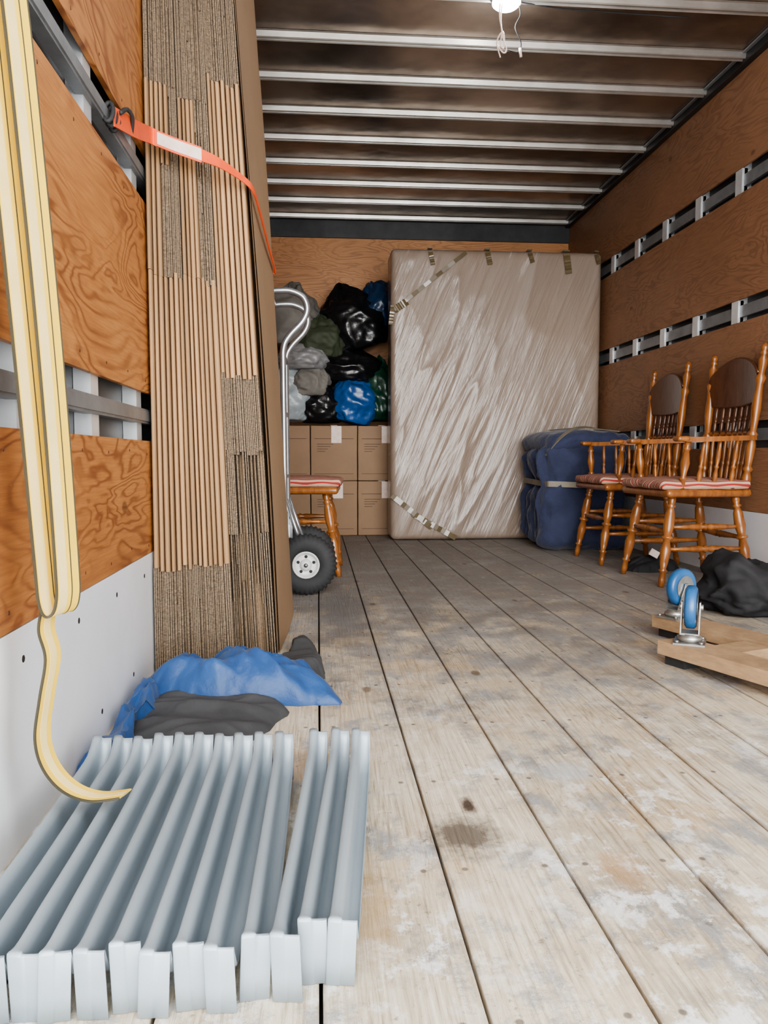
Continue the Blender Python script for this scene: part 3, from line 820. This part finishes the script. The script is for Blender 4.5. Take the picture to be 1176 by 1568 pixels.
def bb(u,v):
    th=2*PI*u; ph=PI*v
    d=Vector((math.sin(ph)*math.cos(th),math.sin(ph)*math.sin(th),math.cos(ph)))
    f=1+.25*(1-2.3*abs(noise.noise(d*1.7+Vector((4,1,2)))))+.12*(1-2*abs(noise.noise(d*4)))
    P=Vector((d.x*.20,d.y*.15,d.z*.10))*f*.9
    z=max(.004,.08+P.z+ .10*max(0,d.z)*math.exp(-((d.x+.55)/.25)**2))
    return (1.65+P.x,2.82+P.y,z)
mb.grid(bb,72,40,blackcloth,True,closeu=True)
mb.build('black_cloth_bag')
# ------------------------------------------------------------------ dolly
mb=MB()
v=Vector((.35,-.94,0)).normalized(); u=Vector((.94,.35,0)).normalized()
def board(p,L,W,z0,z1,dl,dw,mat):
    p=Vector((p[0],p[1],0)); a=[p,p+dw*W,p+dw*W+dl*L,p+dl*L]
    mb.hexa([q+Vector((0,0,z0)) for q in a]+[q+Vector((0,0,z1)) for q in a],mat)
b1=Vector((.960,2.125,0)); b2=Vector((1.095,2.47,0))
board(b1,.62,.10,.030,.068,v,u,dollywood)
board(b2,.75,.10,.030,.068,v,u,dollywood)
board(b1+v*.10+u*.10,.09,.13,.034,.064,v,u,dollywood)
board(b1+v*.48+u*.10,.09,.13,.034,.064,v,u,dollywood)
for p in (b1+v*.01+u*.02,b2+v*.01+u*.02,b1+v*.54+u*.02,b2+v*.66+u*.02):
    board(p,.07,.07,.0,.031,v,u,rubber)
def caster(p,ang,z0=.068,K=1.22):
    R=Matrix.Rotation(ang,3,'Z'); p=Vector(p)
    def L(x,y,z): return p+Vector((0,0,z0))+R@Vector((x,y,z-z0))*K
    def hb(x0,x1,y0,y1,za,zb,m):
        mb.hexa([L(x0,y0,za),L(x1,y0,za),L(x1,y1,za),L(x0,y1,za),L(x0,y0,zb),L(x1,y0,zb),L(x1,y1,zb),L(x0,y1,zb)],m)
    hb(-.038,.038,-.034,.034,z0,z0+.004,zinc)
    for sx in(-1,1):
        for sy in(-1,1): mb.tube([L(sx*.030,sy*.026,z0+.004),L(sx*.030,sy*.026,z0+.009)],.006,zinc,6)
    mb.turned(L(0,0,z0+.004),L(0,0,z0+.022),[(0,.030),(.3,.034),(.6,.034),(.8,.027),(1,.025)],zinc,20)
    hb(-.018,.030,-.021,.021,z0+.020,z0+.024,zinc)
    off=.022; zc=z0+.079
    for s in(-1,1):
        y0=s*.0185
        pts=[(-.018,z0+.021),(.032,z0+.021),(off+.014,zc),(off+.008,zc+.012),(off-.008,zc+.012),(off-.012,zc)]
        a=[L(x,y0,z) for x,z in pts]; b=[L(x,y0+s*.0025,z) for x,z in pts]; n=len(pts)
        mb.add(a+b,[tuple(range(n)),tuple(range(n,2*n))]+[(i,(i+1)%n,n+(i+1)%n,n+i) for i in range(n)],zinc)
        mb.tube([L(off,y0,zc),L(off,y0+s*.008,zc)],.009,zinc,8)
    def wheel(u_,w_):
        a=2*PI*u_
        pr=[(.0,.010),(.012,.015),(.028,.012),(.034,.012),(.044,.013),(.050,.008),(.0505,0),(.050,-.008),(.044,-.013),(.034,-.012),(.028,-.012),(.012,-.015),(0,-.010)]
        k=min(int(w_*12),11);f=w_*12-k
        rr=pr[k][0]*(1-f)+pr[k+1][0]*f; yy=pr[k][1]*(1-f)+pr[k+1][1]*f
        return L(off+rr*math.cos(a),yy,zc+rr*math.sin(a))
    mb.grid(wheel,36,12,bluewheel)
    def hub(u_,w_,s=1):
        a=2*PI*u_; rr=.030*(1-w_)+.002; return L(off+rr*math.cos(a),s*(.0135+.002*w_),zc+rr*math.sin(a))
    mb.grid(lambda a,b:hub(a,b,1),20,2,zinc); mb.grid(lambda a,b:hub(a,b,-1),20,2,zinc)
caster(b1+v*.06+u*.060,1.05); caster(b2+v*.06+u*.040,.45)
caster(b1+v*.55+u*.05,2.2); caster(b2+v*.68+u*.05,.2)
mb.build('furniture_dolly')
# ------------------------------------------------------------------ lighting
w=bpy.data.worlds.new('overcast_sky'); bpy.context.scene.world=w; w.use_nodes=True
bg=w.node_tree.nodes['Background']; bg.inputs[0].default_value=(.94,.967,.98,1); bg.inputs[1].default_value=4.9
sun=bpy.data.lights.new('overcast_sun','SUN'); sun.energy=4.4; sun.angle=math.radians(45); sun.color=(1,.98,.94)
so=bpy.data.objects.new('overcast_sun',sun); bpy.context.collection.objects.link(so)
so.location=(0.5,-3,3)
so.rotation_euler=Vector((.02,1,-.20)).to_track_quat('-Z','Y').to_euler()
pl=bpy.data.lights.new('dome_light_bulb','POINT'); pl.energy=6; pl.shadow_soft_size=.04; pl.color=(.95,.98,1)
po=bpy.data.objects.new('dome_light_bulb',pl); bpy.context.collection.objects.link(po); po.location=(LX,LY,2.36)
# ------------------------------------------------------------------ camera
cam=bpy.data.cameras.new('camera'); co=bpy.data.objects.new('camera',cam); bpy.context.collection.objects.link(co)
cam.sensor_fit='VERTICAL'; cam.sensor_height=24; cam.sensor_width=18; cam.lens=24*1200/1568
cam.clip_start=.01
co.location=(0,0,.587); co.rotation_euler=(math.radians(86.0),0,math.radians(-4.81))
bpy.context.scene.camera=co
sc=bpy.context.scene
sc.view_settings.view_transform='AgX'
try: sc.view_settings.look='AgX - Medium High Contrast'
except Exception: pass
sc.view_settings.exposure=0.05
